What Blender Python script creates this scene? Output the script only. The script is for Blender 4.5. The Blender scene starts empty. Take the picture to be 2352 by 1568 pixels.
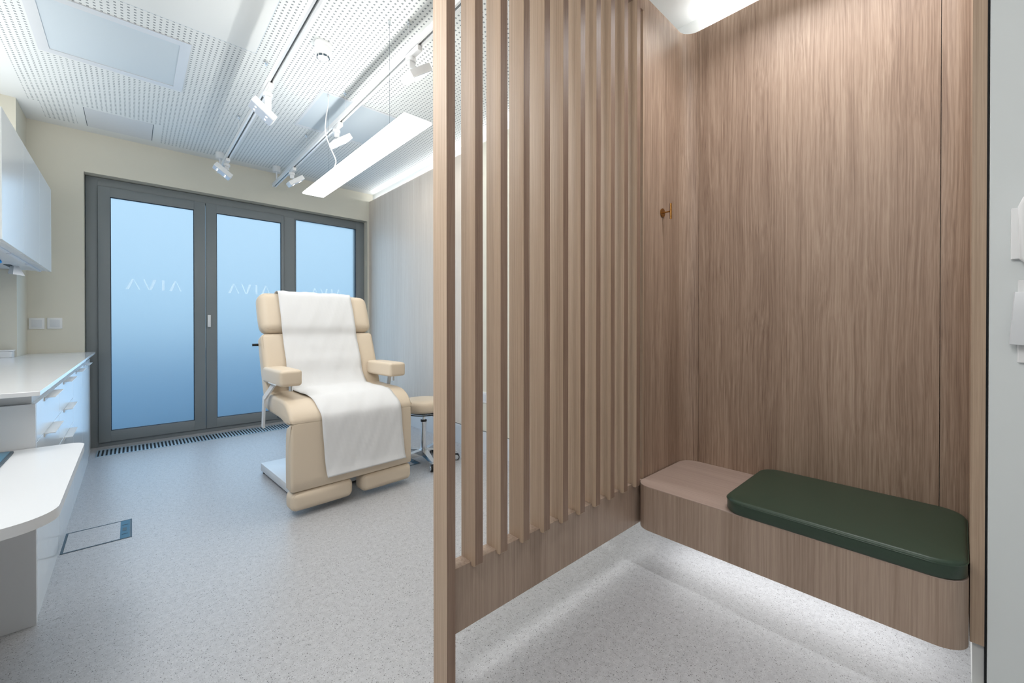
import bpy, bmesh, math, random
from mathutils import Vector, Matrix, Euler
random.seed(7)
C = bpy.context.scene.collection
PI = math.pi
sc = bpy.context.scene
sc.view_settings.view_transform = 'Standard'
sc.view_settings.exposure = 0.25
cy = sc.cycles                # light-path limits keep the full-size frame affordable
cy.max_bounces = 5; cy.diffuse_bounces = 3; cy.glossy_bounces = 3; cy.transmission_bounces = 5; cy.transparent_max_bounces = 4
cy.caustics_reflective = False; cy.caustics_refractive = False
cy.adaptive_threshold = 0.06; cy.adaptive_min_samples = 24

# ------------------------------------------------------------------ materials
def srgb(r, g, b):
    f = lambda c: (c/255/12.92) if c/255 <= 0.04045 else ((c/255+0.055)/1.055)**2.4
    return (f(r), f(g), f(b), 1)

def mat(name, col, rough=0.5, metal=0.0, spec=0.5, emit=None, estr=0.0, coat=0.0, bump=0.0, bscale=200, var=0.0, vscale=3.0):
    m = bpy.data.materials.new(name); m.use_nodes = True
    nt = m.node_tree; b = nt.nodes['Principled BSDF']
    b.inputs['Base Color'].default_value = col
    b.inputs['Roughness'].default_value = rough
    b.inputs['Metallic'].default_value = metal
    b.inputs['Specular IOR Level'].default_value = spec
    b.inputs['Coat Weight'].default_value = coat
    b.inputs['Coat Roughness'].default_value = 0.05
    if emit:
        b.inputs['Emission Color'].default_value = emit
        b.inputs['Emission Strength'].default_value = estr
    tc = nt.nodes.new('ShaderNodeTexCoord')
    if var > 0:
        n = nt.nodes.new('ShaderNodeTexNoise'); n.inputs['Scale'].default_value = vscale; n.inputs['Detail'].default_value = 3
        nt.links.new(tc.outputs['Object'], n.inputs['Vector'])
        mx = nt.nodes.new('ShaderNodeMix'); mx.data_type = 'RGBA'
        mx.inputs['A'].default_value = tuple(c*(1-var) for c in col[:3]) + (1,)
        mx.inputs['B'].default_value = tuple(min(1, c*(1+var)) for c in col[:3]) + (1,)
        nt.links.new(n.outputs['Fac'], mx.inputs['Factor'])
        nt.links.new(mx.outputs['Result'], b.inputs['Base Color'])
    if bump > 0:
        n = nt.nodes.new('ShaderNodeTexNoise'); n.inputs['Scale'].default_value = bscale; n.inputs['Detail'].default_value = 2
        nt.links.new(tc.outputs['Object'], n.inputs['Vector'])
        bp = nt.nodes.new('ShaderNodeBump'); bp.inputs['Strength'].default_value = bump; bp.inputs['Distance'].default_value = 0.002
        nt.links.new(n.outputs['Fac'], bp.inputs['Height']); nt.links.new(bp.outputs['Normal'], b.inputs['Normal'])
    return m

def wood(name, dark, mid, light, rough=0.45, rnd=True, figure=0.5, fine=1.0, axis='Z'):
    m = bpy.data.materials.new(name); m.use_nodes = True
    nt = m.node_tree; N = nt.nodes; L = nt.links; b = N['Principled BSDF']
    tc = N.new('ShaderNodeTexCoord')
    add = N.new('ShaderNodeVectorMath'); add.operation = 'ADD'
    L.new(tc.outputs['Object'], add.inputs[0])
    if rnd:
        oi = N.new('ShaderNodeObjectInfo')
        mu = N.new('ShaderNodeMath'); mu.operation = 'MULTIPLY'; mu.inputs[1].default_value = 31.0
        L.new(oi.outputs['Random'], mu.inputs[0]); L.new(mu.outputs[0], add.inputs[1])
    def ax(t):
        return t if axis == 'Z' else (t[0], t[2], t[1])
    def mapped(s):
        mp = N.new('ShaderNodeMapping'); mp.inputs['Scale'].default_value = ax(s)
        L.new(add.outputs[0], mp.inputs['Vector']); return mp
    # slow distortion so the grain lines wander
    wob = N.new('ShaderNodeTexNoise'); wob.inputs['Scale'].default_value = 1.0; wob.inputs['Detail'].default_value = 2
    L.new(mapped((5, 5, 0.9)).outputs[0], wob.inputs['Vector'])
    wm = N.new('ShaderNodeVectorMath'); wm.operation = 'MULTIPLY_ADD'
    wm.inputs[1].default_value = ax((0.05*figure, 0.05*figure, 0))
    L.new(wob.outputs['Color'], wm.inputs[0]); L.new(add.outputs[0], wm.inputs[2])
    mp1 = N.new('ShaderNodeMapping'); mp1.inputs['Scale'].default_value = ax((150*fine, 150*fine, 1.6)); L.new(wm.outputs[0], mp1.inputs['Vector'])
    n1 = N.new('ShaderNodeTexNoise'); n1.inputs['Scale'].default_value = 1.0; n1.inputs['Detail'].default_value = 3; n1.inputs['Roughness'].default_value = 0.6
    L.new(mp1.outputs[0], n1.inputs['Vector'])
    mp2 = N.new('ShaderNodeMapping'); mp2.inputs['Scale'].default_value = ax((9, 9, 0.3)); L.new(wm.outputs[0], mp2.inputs['Vector'])
    n2 = N.new('ShaderNodeTexNoise'); n2.inputs['Scale'].default_value = 1.0; n2.inputs['Detail'].default_value = 2
    L.new(mp2.outputs[0], n2.inputs['Vector'])
    mp3 = N.new('ShaderNodeMapping'); mp3.inputs['Scale'].default_value = ax((420*fine, 420*fine, 14)); L.new(wm.outputs[0], mp3.inputs['Vector'])
    n3 = N.new('ShaderNodeTexNoise'); n3.inputs['Scale'].default_value = 1.0; n3.inputs['Detail'].default_value = 1
    L.new(mp3.outputs[0], n3.inputs['Vector'])
    s1 = N.new('ShaderNodeMath'); s1.operation = 'MULTIPLY_ADD'; s1.inputs[1].default_value = 0.5
    L.new(n1.outputs['Fac'], s1.inputs[0])
    s2 = N.new('ShaderNodeMath'); s2.operation = 'MULTIPLY'; s2.inputs[1].default_value = 0.3
    L.new(n2.outputs['Fac'], s2.inputs[0]); L.new(s2.outputs[0], s1.inputs[2])
    s3 = N.new('ShaderNodeMath'); s3.operation = 'MULTIPLY_ADD'; s3.inputs[1].default_value = 0.15
    L.new(n3.outputs['Fac'], s3.inputs[0]); L.new(s1.outputs[0], s3.inputs[2])
    r = N.new('ShaderNodeValToRGB'); e = r.color_ramp.elements
    e[0].position = 0.33; e[0].color = dark; e[1].position = 0.65; e[1].color = light
    k = e.new(0.5); k.color = mid
    L.new(s3.outputs[0], r.inputs['Fac']); L.new(r.outputs['Color'], b.inputs['Base Color'])
    b.inputs['Roughness'].default_value = rough; b.inputs['Specular IOR Level'].default_value = 0.35
    bp = N.new('ShaderNodeBump'); bp.inputs['Strength'].default_value = 0.12; bp.inputs['Distance'].default_value = 0.001
    L.new(s3.outputs[0], bp.inputs['Height']); L.new(bp.outputs['Normal'], b.inputs['Normal'])
    return m

def floor_mat():
    m = bpy.data.materials.new('speckled_vinyl'); m.use_nodes = True
    nt = m.node_tree; N = nt.nodes; L = nt.links; b = N['Principled BSDF']
    tc = N.new('ShaderNodeTexCoord')
    big = N.new('ShaderNodeTexNoise'); big.inputs['Scale'].default_value = 45; big.inputs['Detail'].default_value = 3
    L.new(tc.outputs['Object'], big.inputs['Vector'])
    base = N.new('ShaderNodeValToRGB'); e = base.color_ramp.elements
    e[0].position = .35; e[0].color = srgb(180, 181, 184); e[1].position = .65; e[1].color = srgb(191, 192, 195)
    L.new(big.outputs['Fac'], base.inputs['Fac'])
    col = base.outputs['Color']
    for scale, thr, c, jit in ((230, 0.24, srgb(104, 102, 104), 0.28), (300, 0.24, srgb(146, 144, 145), 0.38), (260, 0.2, srgb(212, 212, 212), 0.4)):
        v = N.new('ShaderNodeTexVoronoi'); v.inputs['Scale'].default_value = scale; v.inputs['Randomness'].default_value = 1
        ns = N.new('ShaderNodeTexNoise'); ns.inputs['Scale'].default_value = scale*1.3
        L.new(tc.outputs['Object'], ns.inputs['Vector'])
        ad = N.new('ShaderNodeVectorMath'); ad.operation = 'MULTIPLY_ADD'; ad.inputs[1].default_value = (.005, .005, .005)
        L.new(ns.outputs['Color'], ad.inputs[0]); L.new(tc.outputs['Object'], ad.inputs[2])
        L.new(ad.outputs[0], v.inputs['Vector'])
        sep = N.new('ShaderNodeSeparateColor'); L.new(v.outputs['Color'], sep.inputs[0])
        pick = N.new('ShaderNodeMath'); pick.operation = 'LESS_THAN'; pick.inputs[1].default_value = jit
        L.new(sep.outputs[0], pick.inputs[0])
        lt = N.new('ShaderNodeMath'); lt.operation = 'LESS_THAN'
        thn = N.new('ShaderNodeMath'); thn.operation = 'MULTIPLY'; thn.inputs[1].default_value = thr*2
        L.new(sep.outputs[1], thn.inputs[0]); L.new(thn.outputs[0], lt.inputs[1]); L.new(v.outputs['Distance'], lt.inputs[0])
        mu = N.new('ShaderNodeMath'); mu.operation = 'MULTIPLY'
        L.new(pick.outputs[0], mu.inputs[0]); L.new(lt.outputs[0], mu.inputs[1])
        mx = N.new('ShaderNodeMix'); mx.data_type = 'RGBA'; mx.inputs['B'].default_value = c
        L.new(mu.outputs[0], mx.inputs['Factor']); L.new(col, mx.inputs['A']); col = mx.outputs['Result']
    L.new(col, b.inputs['Base Color'])
    b.inputs['Roughness'].default_value = 0.38; b.inputs['Specular IOR Level'].default_value = 0.45
    return m

def ceiling_mat():
    """white board; square perforations on a 29 mm grid only where the treatment ceiling is perforated"""
    m = bpy.data.materials.new('perforated_board'); m.use_nodes = True
    nt = m.node_tree; N = nt.nodes; L = nt.links; b = N['Principled BSDF']
    tc = N.new('ShaderNodeTexCoord'); sp = N.new('ShaderNodeSeparateXYZ'); L.new(tc.outputs['Object'], sp.inputs[0])
    def M(op, a, bb=None):
        n = N.new('ShaderNodeMath'); n.operation = op
        for i, x in enumerate((a, bb)):
            if x is None: continue
            if isinstance(x, (int, float)): n.inputs[i].default_value = x
            else: L.new(x, n.inputs[i])
        return n.outputs[0]
    X, Y = sp.outputs[0], sp.outputs[1]
    P = 0.029
    def cell(c, off):
        f = M('FRACT', M('DIVIDE', M('ADD', c, off), P))
        return M('LESS_THAN', M('ABSOLUTE', M('SUBTRACT', f, 0.5)), 0.19)
    hole = M('MULTIPLY', cell(X, 10.0-1.232+P/2), cell(Y, 10.0-2.35+P/2))
    def inside(x0, x1, y0, y1):
        return M('MULTIPLY', M('MULTIPLY', M('GREATER_THAN', X, x0), M('LESS_THAN', X, x1)), M('MULTIPLY', M('GREATER_THAN', Y, y0), M('LESS_THAN', Y, y1)))
    reg = inside(-0.62, 2.42, 1.32, 5.505)
    for r in ((-5, 0.625, -5, 3.25), (-0.36, 0.205, 5.02, 6), (-0.8, -0.56, 5.16, 6)):
        reg = M('MULTIPLY', reg, M('SUBTRACT', 1.0, inside(*r)))
    hole = M('MULTIPLY', hole, reg)
    mx = N.new('ShaderNodeMix'); mx.data_type = 'RGBA'
    mx.inputs['A'].default_value = srgb(238, 240, 238); mx.inputs['B'].default_value = srgb(146, 152, 154)
    L.new(hole, mx.inputs['Factor']); L.new(mx.outputs['Result'], b.inputs['Base Color'])
    b.inputs['Roughness'].default_value = 0.8
    return m

M_ = {}
M_['wood'] = wood('oak_veneer', srgb(136, 112, 96), srgb(175, 151, 132), srgb(198, 176, 157), figure=1.2, rnd=False)
M_['wood_slat'] = wood('oak_slat', srgb(174, 150, 128), srgb(192, 168, 145), srgb(204, 182, 159), figure=.3, fine=1.3)
M_['wood_slat_shade'] = wood('oak_slat_shade', srgb(132, 107, 91), srgb(152, 126, 109), srgb(168, 144, 126), figure=1.0, rnd=True)  # darkened slat oak: shade of the front faces put into the colour
M_['wood_bench'] = wood('oak_bench', srgb(156, 134, 118), srgb(178, 156, 139), srgb(194, 173, 156), figure=.3, rnd=False)
M_['wood_top_lit'] = wood('oak_bench_top_lit', srgb(172, 150, 138), srgb(184, 163, 151), srgb(194, 174, 162), figure=.3, rnd=False, axis='Y')  # same veneer as the bench, lightened to paint in the light on top
M_['wood_pale'] = wood('oak_pale', srgb(220, 207, 193), srgb(229, 217, 204), srgb(237, 227, 215), figure=.3, rnd=False, fine=.7)
M_['floor'] = floor_mat()
M_['ceil'] = ceiling_mat()
M_['white_wall'] = mat('white_paint', srgb(232, 234, 232), .7, var=.01)
M_['grey_wall'] = mat('cool_white_paint', srgb(226, 231, 231), .65, var=.01)
M_['cream_wall'] = mat('cream_paint', srgb(228, 224, 209), .75, var=.012)
M_['white_gloss'] = mat('white_lacquer', srgb(236, 240, 242), .22)
M_['white_satin'] = mat('white_satin', srgb(225, 228, 231), .35)
M_['white_plastic'] = mat('white_plastic', srgb(240, 241, 241), .35)
M_['stone'] = mat('white_quartz', srgb(244, 246, 249), .12, var=.02, vscale=6)
M_['panel_grey'] = mat('panel_grey', srgb(214, 224, 230), .7)
M_['frame'] = mat('grey_frame', srgb(134, 140, 142), .42, spec=.4, var=.02)
M_['gasket'] = mat('dark_gasket', srgb(24, 50, 74), .5)
M_['dark'] = mat('dark_void', srgb(20, 24, 28), .8)
M_['black'] = mat('black_plastic', srgb(24, 25, 27), .4)
M_['slot'] = mat('track_slot', srgb(112, 118, 118), .5)
M_['chrome'] = mat('chrome', srgb(220, 224, 228), .08, metal=1)
M_['alu'] = mat('grille_aluminium', srgb(196, 214, 226), .35, metal=.6)
M_['brass'] = mat('brass', srgb(168, 126, 72), .28, metal=1)
M_['green'] = mat('green_leather', srgb(54, 72, 58), .38, spec=.45, bump=.08, bscale=500)
M_['cream'] = mat('cream_leatherette', srgb(223, 207, 185), .42, spec=.4, bump=.05, bscale=600)
M_['seam'] = mat('cream_seam', srgb(198, 180, 154), .6)
M_['paper'] = mat('paper', srgb(230, 231, 232), .8, bump=.15, bscale=14)
M_['blue_strip'] = mat('blue_cover', srgb(52, 104, 132), .5)
M_['slate'] = mat('slate_frame', srgb(62, 80, 92), .5)
M_['pad'] = mat('blue_screen', srgb(60, 120, 150), .25)
M_['glove'] = mat('blue_glove', srgb(0, 158, 244), .4)
M_['red'] = mat('red_plastic', srgb(180, 60, 70), .4)
M_['lamp'] = mat('lamp_diffuser', (1, 1, 1, 1), .5, emit=(1, 0.99, 0.97, 1), estr=3.2)
M_['led'] = mat('led_dot', (1, 1, 1, 1), .5, emit=(1, 1, 1, 1), estr=3.0)
M_['lens'] = mat('lens_plate', srgb(226, 232, 242), .3)
M_['ground'] = mat('pavement', srgb(112, 146, 172), .9, var=.1)

def glass_mat():
    m = bpy.data.materials.new('frosted_glass'); m.use_nodes = True
    b = m.node_tree.nodes['Principled BSDF']
    b.inputs['Base Color'].default_value = (.96, .99, 1, 1)
    b.inputs['Transmission Weight'].default_value = 1.0
    b.inputs['Roughness'].default_value = 0.42
    b.inputs['IOR'].default_value = 1.35
    b.inputs['Specular IOR Level'].default_value = .3
    return m
M_['glass'] = glass_mat()

M_['letter'] = mat('glowing_lettering', srgb(196, 222, 240), .6, emit=srgb(194, 224, 246), estr=.47)  # emission stands in for daylight passing through the letters

# ------------------------------------------------------------------ mesh helpers
def obj(name, bm, m, parent=None, smooth=None, loc=None):
    me = bpy.data.meshes.new(name)
    bmesh.ops.recalc_face_normals(bm, faces=bm.faces)
    if smooth is not None:
        for f in bm.faces: f.smooth = True
        lim = math.radians(smooth)
        for e in bm.edges:
            e.smooth = not (len(e.link_faces) == 2 and e.calc_face_angle(0) > lim)
    bm.to_mesh(me); bm.free()
    for mm in (m if isinstance(m, (list, tuple)) else [m]): me.materials.append(mm)
    o = bpy.data.objects.new(name, me); C.objects.link(o)
    if parent is not None: o.parent = parent
    if loc is not None: o.location = loc
    return o

def add_box(bm, x0, x1, y0, y1, z0, z1, mi=0, bev=0.0, seg=2):
    t = bmesh.new()
    v = [t.verts.new((x, y, z)) for x in (x0, x1) for y in (y0, y1) for z in (z0, z1)]
    for q in ((0, 1, 3, 2), (4, 6, 7, 5), (0, 4, 5, 1), (2, 3, 7, 6), (0, 2, 6, 4), (1, 5, 7, 3)):
        t.faces.new([v[i] for i in q])
    if bev > 0:
        bmesh.ops.bevel(t, geom=t.edges[:], offset=bev, segments=seg, profile=.5, affect='EDGES')
    merge(bm, t, mi)

def merge(bm, t, mi=0, mtx=None):
    if mtx is not None: bmesh.ops.transform(t, matrix=mtx, verts=t.verts)
    mp = {v: bm.verts.new(v.co) for v in t.verts}
    for f in t.faces:
        try:
            nf = bm.faces.new([mp[v] for v in f.verts]); nf.material_index = mi if mi else f.material_index
        except ValueError: pass
    t.free()

def box(*a, **k):
    bm = bmesh.new(); add_box(bm, *a, **k); return bm

def add_cyl(bm, p0, p1, r, n=24, r2=None, mi=0, cap=True):
    p0 = Vector(p0); p1 = Vector(p1); d = p1-p0
    q = d.to_track_quat('Z', 'Y')
    r2 = r if r2 is None else r2
    a = []; b = []
    for i in range(n):
        t = 2*PI*i/n; u = Vector((math.cos(t), math.sin(t), 0))
        a.append(bm.verts.new(p0+q@(u*r))); b.append(bm.verts.new(p1+q@(u*r2)))
    for i in range(n):
        f = bm.faces.new((a[i], a[(i+1) % n], b[(i+1) % n], b[i])); f.material_index = mi
    if cap:
        f = bm.faces.new(a[::-1]); f.material_index = mi; f = bm.faces.new(b); f.material_index = mi

def cyl(*a, **k):
    bm = bmesh.new(); add_cyl(bm, *a, **k); return bm

def add_tube(bm, pts, r, n=10, mi=0):
    pts = [Vector(p) for p in pts]; rings = []
    for i, p in enumerate(pts):
        d = (pts[min(i+1, len(pts)-1)]-pts[max(i-1, 0)]).normalized(); q = d.to_track_quat('Z', 'Y')
        rings.append([bm.verts.new(p+q@Vector((math.cos(2*PI*j/n)*r, math.sin(2*PI*j/n)*r, 0))) for j in range(n)])
    for a, b in zip(rings, rings[1:]):
        for j in range(n):
            f = bm.faces.new((a[j], a[(j+1) % n], b[(j+1) % n], b[j])); f.material_index = mi
    bm.faces.new(rings[0][::-1]); bm.faces.new(rings[-1])

def lathe(prof, n=40, c=(0, 0, 0)):
    bm = bmesh.new(); rings = []
    for r, z in prof:
        if r < 1e-5: rings.append([bm.verts.new((c[0], c[1], c[2]+z))])
        else: rings.append([bm.verts.new((c[0]+r*math.cos(2*PI*j/n), c[1]+r*math.sin(2*PI*j/n), c[2]+z)) for j in range(n)])
    for a, b in zip(rings, rings[1:]):
        for j in range(n):
            k = (j+1) % n
            if len(a) == 1 and len(b) == 1: continue
            if len(a) == 1: bm.faces.new((a[0], b[j], b[k]))
            elif len(b) == 1: bm.faces.new((a[j], a[k], b[0]))
            else: bm.faces.new((a[j], a[k], b[k], b[j]))
    return bm

def rr(x0, x1, y0, y1, r, n=8):
    """rounded rectangle outline, r = one radius or four (x1y1, x0y1, x0y0, x1y0)"""
    rs = r if isinstance(r, (tuple, list)) else (r,)*4
    pts = []
    for (cx, cy, sx, sy, a0), q in zip(((x1, y1, -1, -1, 0), (x0, y1, 1, -1, PI/2), (x0, y0, 1, 1, PI), (x1, y0, -1, 1, 1.5*PI)), rs):
        if q <= 0: pts.append((cx, cy)); continue
        for i in range(n+1):
            t = a0+PI/2*i/n; pts.append((cx+sx*q+q*math.cos(t), cy+sy*q+q*math.sin(t)))
    return pts

def prism(pts, z0, z1, bev=0.0, seg=2, axis='Z'):
    bm = bmesh.new()
    if axis == 'Z': P = lambda a, b, c: (a, b, c)
    elif axis == 'X': P = lambda a, b, c: (c, a, b)      # pts are (y,z)
    else: P = lambda a, b, c: (a, c, b)                  # pts are (x,z)
    lo = [bm.verts.new(P(x, y, z0)) for x, y in pts]; hi = [bm.verts.new(P(x, y, z1)) for x, y in pts]
    n = len(pts)
    f0 = bm.faces.new(lo[::-1]); f1 = bm.faces.new(hi)
    for i in range(n): bm.faces.new((lo[i], lo[(i+1) % n], hi[(i+1) % n], hi[i]))
    if bev > 0:
        es = list(set(f0.edges[:]+f1.edges[:]))
        bmesh.ops.bevel(bm, geom=es, offset=bev, segments=seg, profile=.5, affect='EDGES', clamp_overlap=True)
    return bm

def cushion(sx, sy, sz, r, bulge=(0, 0, 0), n=8, k=4, c=(0, 0, 0), r2=None):
    """upholstered block: rounded box whose faces swell by bulge"""
    hx, hy, hz = sx/2, sy/2, sz/2
    def axis(h):
        a = [h-r+r*math.tan(PI/4*i/k) for i in range(k+1)]
        mid = [-(h-r)+2*(h-r)*i/n for i in range(1, n)]
        return [-v for v in a[::-1]]+mid+a
    ax, ay, az = axis(hx), axis(hy), axis(hz)
    bm = bmesh.new(); cache = {}
    def V(x, y, z):
        key = (round(x, 6), round(y, 6), round(z, 6))
        if key in cache: return cache[key]
        q = Vector((max(-(hx-r), min(hx-r, x)), max(-(hy-r), min(hy-r, y)), max(-(hz-r), min(hz-r, z))))
        d = Vector((x, y, z))-q
        p = q+d.normalized()*r if d.length > 1e-9 else q
        u, v, w = p.x/hx, p.y/hy, p.z/hz
        g = lambda t: max(0, 1-t*t)**.7
        p.x += bulge[0]*u*g(v)*g(w); p.y += bulge[1]*v*g(u)*g(w); p.z += bulge[2]*w*g(u)*g(v)
        cache[key] = bm.verts.new(p+Vector(c)); return cache[key]
    def side(A, B, fn):
        for i in range(len(A)-1):
            for j in range(len(B)-1):
                try: bm.faces.new((fn(A[i], B[j]), fn(A[i+1], B[j]), fn(A[i+1], B[j+1]), fn(A[i], B[j+1])))
                except ValueError: pass
    for s in (-1, 1):
        side(ay, az, lambda a, b: V(s*hx, a, b)); side(ax, az, lambda a, b: V(a, s*hy, b)); side(ax, ay, lambda a, b: V(a, b, s*hz))
    return bm

def thing(name, label, cat, loc=(0, 0, 0), rot=(0, 0, 0), group=None):
    o = bpy.data.objects.new(name, None); C.objects.link(o); o.empty_display_size = .1
    o.location = loc; o.rotation_euler = rot; o['label'] = label; o['category'] = cat
    if group: o['group'] = group
    return o

def tag(o, label, cat, group=None):
    o['label'] = label; o['category'] = cat
    if group: o['group'] = group
    return o

def struct(name, bm, m, label=None, smooth=None):
    o = obj(name, bm, m, smooth=smooth); o['kind'] = 'structure'
    if label: o['label'] = label
    return o

def dup(root, loc, rot=None, label=None):
    r = root.copy(); C.objects.link(r); r.location = loc
    if rot is not None: r.rotation_euler = rot
    if label: r['label'] = label
    for ch in list(root.children):
        c = ch.copy(); C.objects.link(c); c.parent = r
        for g in list(ch.children):
            d = g.copy(); C.objects.link(d); d.parent = c
    return r

# ------------------------------------------------------------------ measured frame of the place (metres)
ZC = 3.05                    # ceiling
XW = 2.46                    # face of the wood cladding along the right wall
ZW = 2.94                    # top of the wood cladding
YW = 5.65                    # window wall
XL = -0.95                   # left wall
YR = -1.4                    # wall behind the camera
YB = 1.13                    # front face of the hook wall and of the screen's bottom rail
XF = -0.286                  # front of the base cabinets

# ------------------------------------------------------------------ setting
struct('floor', box(XL-.1, 2.6, YR-.1, YW+.25, -.1, 0), M_['floor'], 'pale grey speckled vinyl floor')
struct('ceiling', box(XL-.1, 2.6, YR-.1, YW+.25, ZC, ZC+.1), M_['ceil'], 'white perforated ceiling')
b = bmesh.new()
ox0, ox1, oz = -.335, 2.435, 2.665
add_box(b, XL-.1, ox0, YW, YW+.2, 0, ZC)
add_box(b, ox1, 2.6, YW, YW+.2, 0, ZC)
add_box(b, ox0, ox1, YW, YW+.2, oz, ZC)
struct('wall_back', b, M_['cream_wall'], 'cream wall around the glazed doors')
b = bmesh.new()
add_box(b, XL-.1, XL, YR, YW, 0, ZC)
struct('wall_left', b, M_['white_wall'], 'white wall behind the cabinets')
struct('wall_left_pier', box(XL, -.69, 5.2, YW, 0, ZC), M_['cream_wall'], 'cream pier in the far left corner')
struct('wall_right', box(2.515, 2.6, YR, YW, 0, ZC), M_['white_wall'], 'white wall above and behind the wood cladding')
struct('wall_rear', box(XL-.1, 2.6, YR-.1, YR, 0, ZC), M_['white_wall'])

# wood cladding of the treatment area and the cream stretch beside it
struct('wall_right_cladding', box(XW, 2.515, 3.32, YW, .2, ZW), M_['wood_pale'], 'pale wood cladding beside the treatment chair')
struct('wall_right_plaster', box(XW, 2.515, 1.24, 3.32, .2, ZW), M_['cream_wall'])
struct('baseboard_right', box(XW-.006, 2.515, 1.24, YW, 0, .192), M_['white_satin'], 'white plinth under the wood cladding')

# seat niche: hook wall with rounded corner, back wall, right side panel with rounded corner
r = .08
def arc(cx, cy, a0, a1, r, n=10):
    return [(cx+r*math.cos(a0+(a1-a0)*i/n), cy+r*math.sin(a0+(a1-a0)*i/n)) for i in range(n+1)]
struct('wall_niche_hook', box(1.981, 2.38, YB, 1.235, .2, 2.932, bev=0), M_['wood'], 'wood wall with the brass coat hook')
pts = arc(2.38, YB-r, PI/2, 0, r)
struct('trim_1', prism([(2.381, YB)]+pts[1:]+[(2.5, YB-r), (2.5, 1.235), (2.381, 1.235)], .2, 2.932), M_['wood'], 'rounded wood corner between hook wall and back wall', smooth=20)
struct('wall_niche_back', box(XW, 2.51, 0.0602, YB-r-.002, .2, 2.932), M_['wood'], 'wood back wall above the bench')
yi = -.022
pts = arc(2.38, yi+r, -PI/2, 0, r)
struct('trim_2', prism([(2.379, yi)]+pts+[(2.5, yi+r), (2.5, yi-.03), (2.379, yi-.03)], .2, 2.932), M_['wood'], 'rounded wood corner at the right end of the bench', smooth=20)
struct('wall_niche_right', box(1.97, 2.379, yi-.031, yi, .19, ZC), M_['wood_slat'], 'wood side panel at the right end of the bench')
b = bmesh.new()
add_box(b, 1.99, 2.515, yi-.031, yi-.006, 0, .19)
add_box(b, 2.38, 2.515, yi-.031, yi-.006, .19, .2)
struct('baseboard_niche_right', b, M_['white_wall'])
b = bmesh.new()
add_box(b, 1.95, 2.515, YR, -.0585, 0, ZC)
struct('wall_right_near', b, M_['grey_wall'], 'white wall at the right edge with two dispensers')
struct('trim_3', box(1.972, 2.5, -.0575, -.0535, 0, ZC), M_['dark'], 'dark joint between wood panel and white wall')

# outside: pavement seen through the frosted panes
struct('ground_outside', box(-12, 14, YW+.26, 30, -.2, -.1), M_['ground'])

# ------------------------------------------------------------------ glazed doors
win = thing('window_1', 'grey framed glazed doors with three frosted panes', 'window', (0, 0, 0)); win['kind'] = 'structure'
def frame_bm(x0, x1, z0, z1, wl, wr, wt, wb, y0, y1, bev=.004):
    b = bmesh.new()
    add_box(b, x0, x0+wl, y0, y1, z0, z1, bev=bev); add_box(b, x1-wr, x1, y0, y1, z0, z1, bev=bev)
    add_box(b, x0+wl-.002, x1-wr+.002, y0, y1, z1-wt, z1, bev=bev); add_box(b, x0+wl-.002, x1-wr+.002, y0, y1, z0, z0+wb, bev=bev)
    return b
yo = 5.755
b = frame_bm(-.33, 2.432, 0, 2.66, .085, .12, .095, .06, yo, YW+.2)
add_box(b, 1.40, 1.538, yo+.001, YW+.2, .058, 2.567)
add_box(b, 1.538, 2.314, yo+.001, YW+.2, .058, .13)
obj('frame', b, M_['frame'], win, smooth=40)
def letters(x0, x1, z0, z1, y):
    """the four strokes-only characters across one pane"""
    b = bmesh.new(); W = x1-x0
    def poly(ps):
        b.faces.new([b.verts.new((x0+W*u, y, z0+(z1-z0)*v)) for u, v in ps])
    def lam(u0, u1):
        m = (u0+u1)/2-.01
        poly([(u0, 0), (u0+.056, 0), (m+.022, .93), (m+.004, 1), (m-.004, 1)]); poly([(m+.024, .9), (m+.008, 1), (m+.022, 1), (u1, 0), (u1-.028, 0)])
    def vee(u0, u1):
        m = (u0+u1)/2+.01
        poly([(u0, 1), (u0+.028, 1), (m-.02, .1), (m-.026, 0), (m-.036, 0)]); poly([(m-.024, 0), (m+.02, 0), (u1, 1), (u1-.056, 1), (m-.014, .1)])
    lam(0, .255); vee(.30, .535); poly([(.635, 0), (.68, 0), (.68, 1), (.635, 1)]); lam(.765, 1)
    return b
def pane(x0, x1, z0, z1, y, par, lx):
    b = frame_bm(x0-.006, x1+.006, z0-.006, z1+.006, .0105, .0105, .0105, .0105, y-.012, y+.004, bev=0)
    obj('gasket', b, M_['gasket'], par)
    obj('glass_pane', box(x0-.004, x1+.004, y, y+.012, z0-.004, z1+.004), M_['glass'], par)
    obj('lettering', letters(lx[0], lx[1], lx[2], lx[3], y-.004), M_['letter'], par)['label'] = 'pale etched lettering'
for x0, x1, gx0, gx1, lx in ((-.246, .606, -.158, .505, (-.05, .398, 1.572, 1.682)), (.612, 1.402, .71, 1.369, (.819, 1.253, 1.578, 1.69))):
    s = obj('sash', frame_bm(x0, x1, .045, 2.575, gx0-x0, x1-gx1, .095, .107, 5.735, 5.79), M_['frame'], win, smooth=40)
    pane(gx0, gx1, .152, 2.48, 5.757, s, lx)
    if x0 > .5:
        b = bmesh.new(); add_box(b, .622, .652, 5.712, 5.724, 1.185, 1.32, bev=.004); add_box(b, .630, .644, 5.722, 5.737, 1.28, 1.31)
        obj('handle', b, M_['white_plastic'], s, smooth=40)['label'] = 'white window handle'
fp = obj('fixed_panel', frame_bm(1.526, 2.325, .128, 2.565, .012, .014, .012, .012, 5.748, 5.775), M_['frame'], win, smooth=40)
pane(1.538, 2.311, .14, 2.553, 5.762, fp, (1.716, 2.126, 1.584, 1.692))

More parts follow.
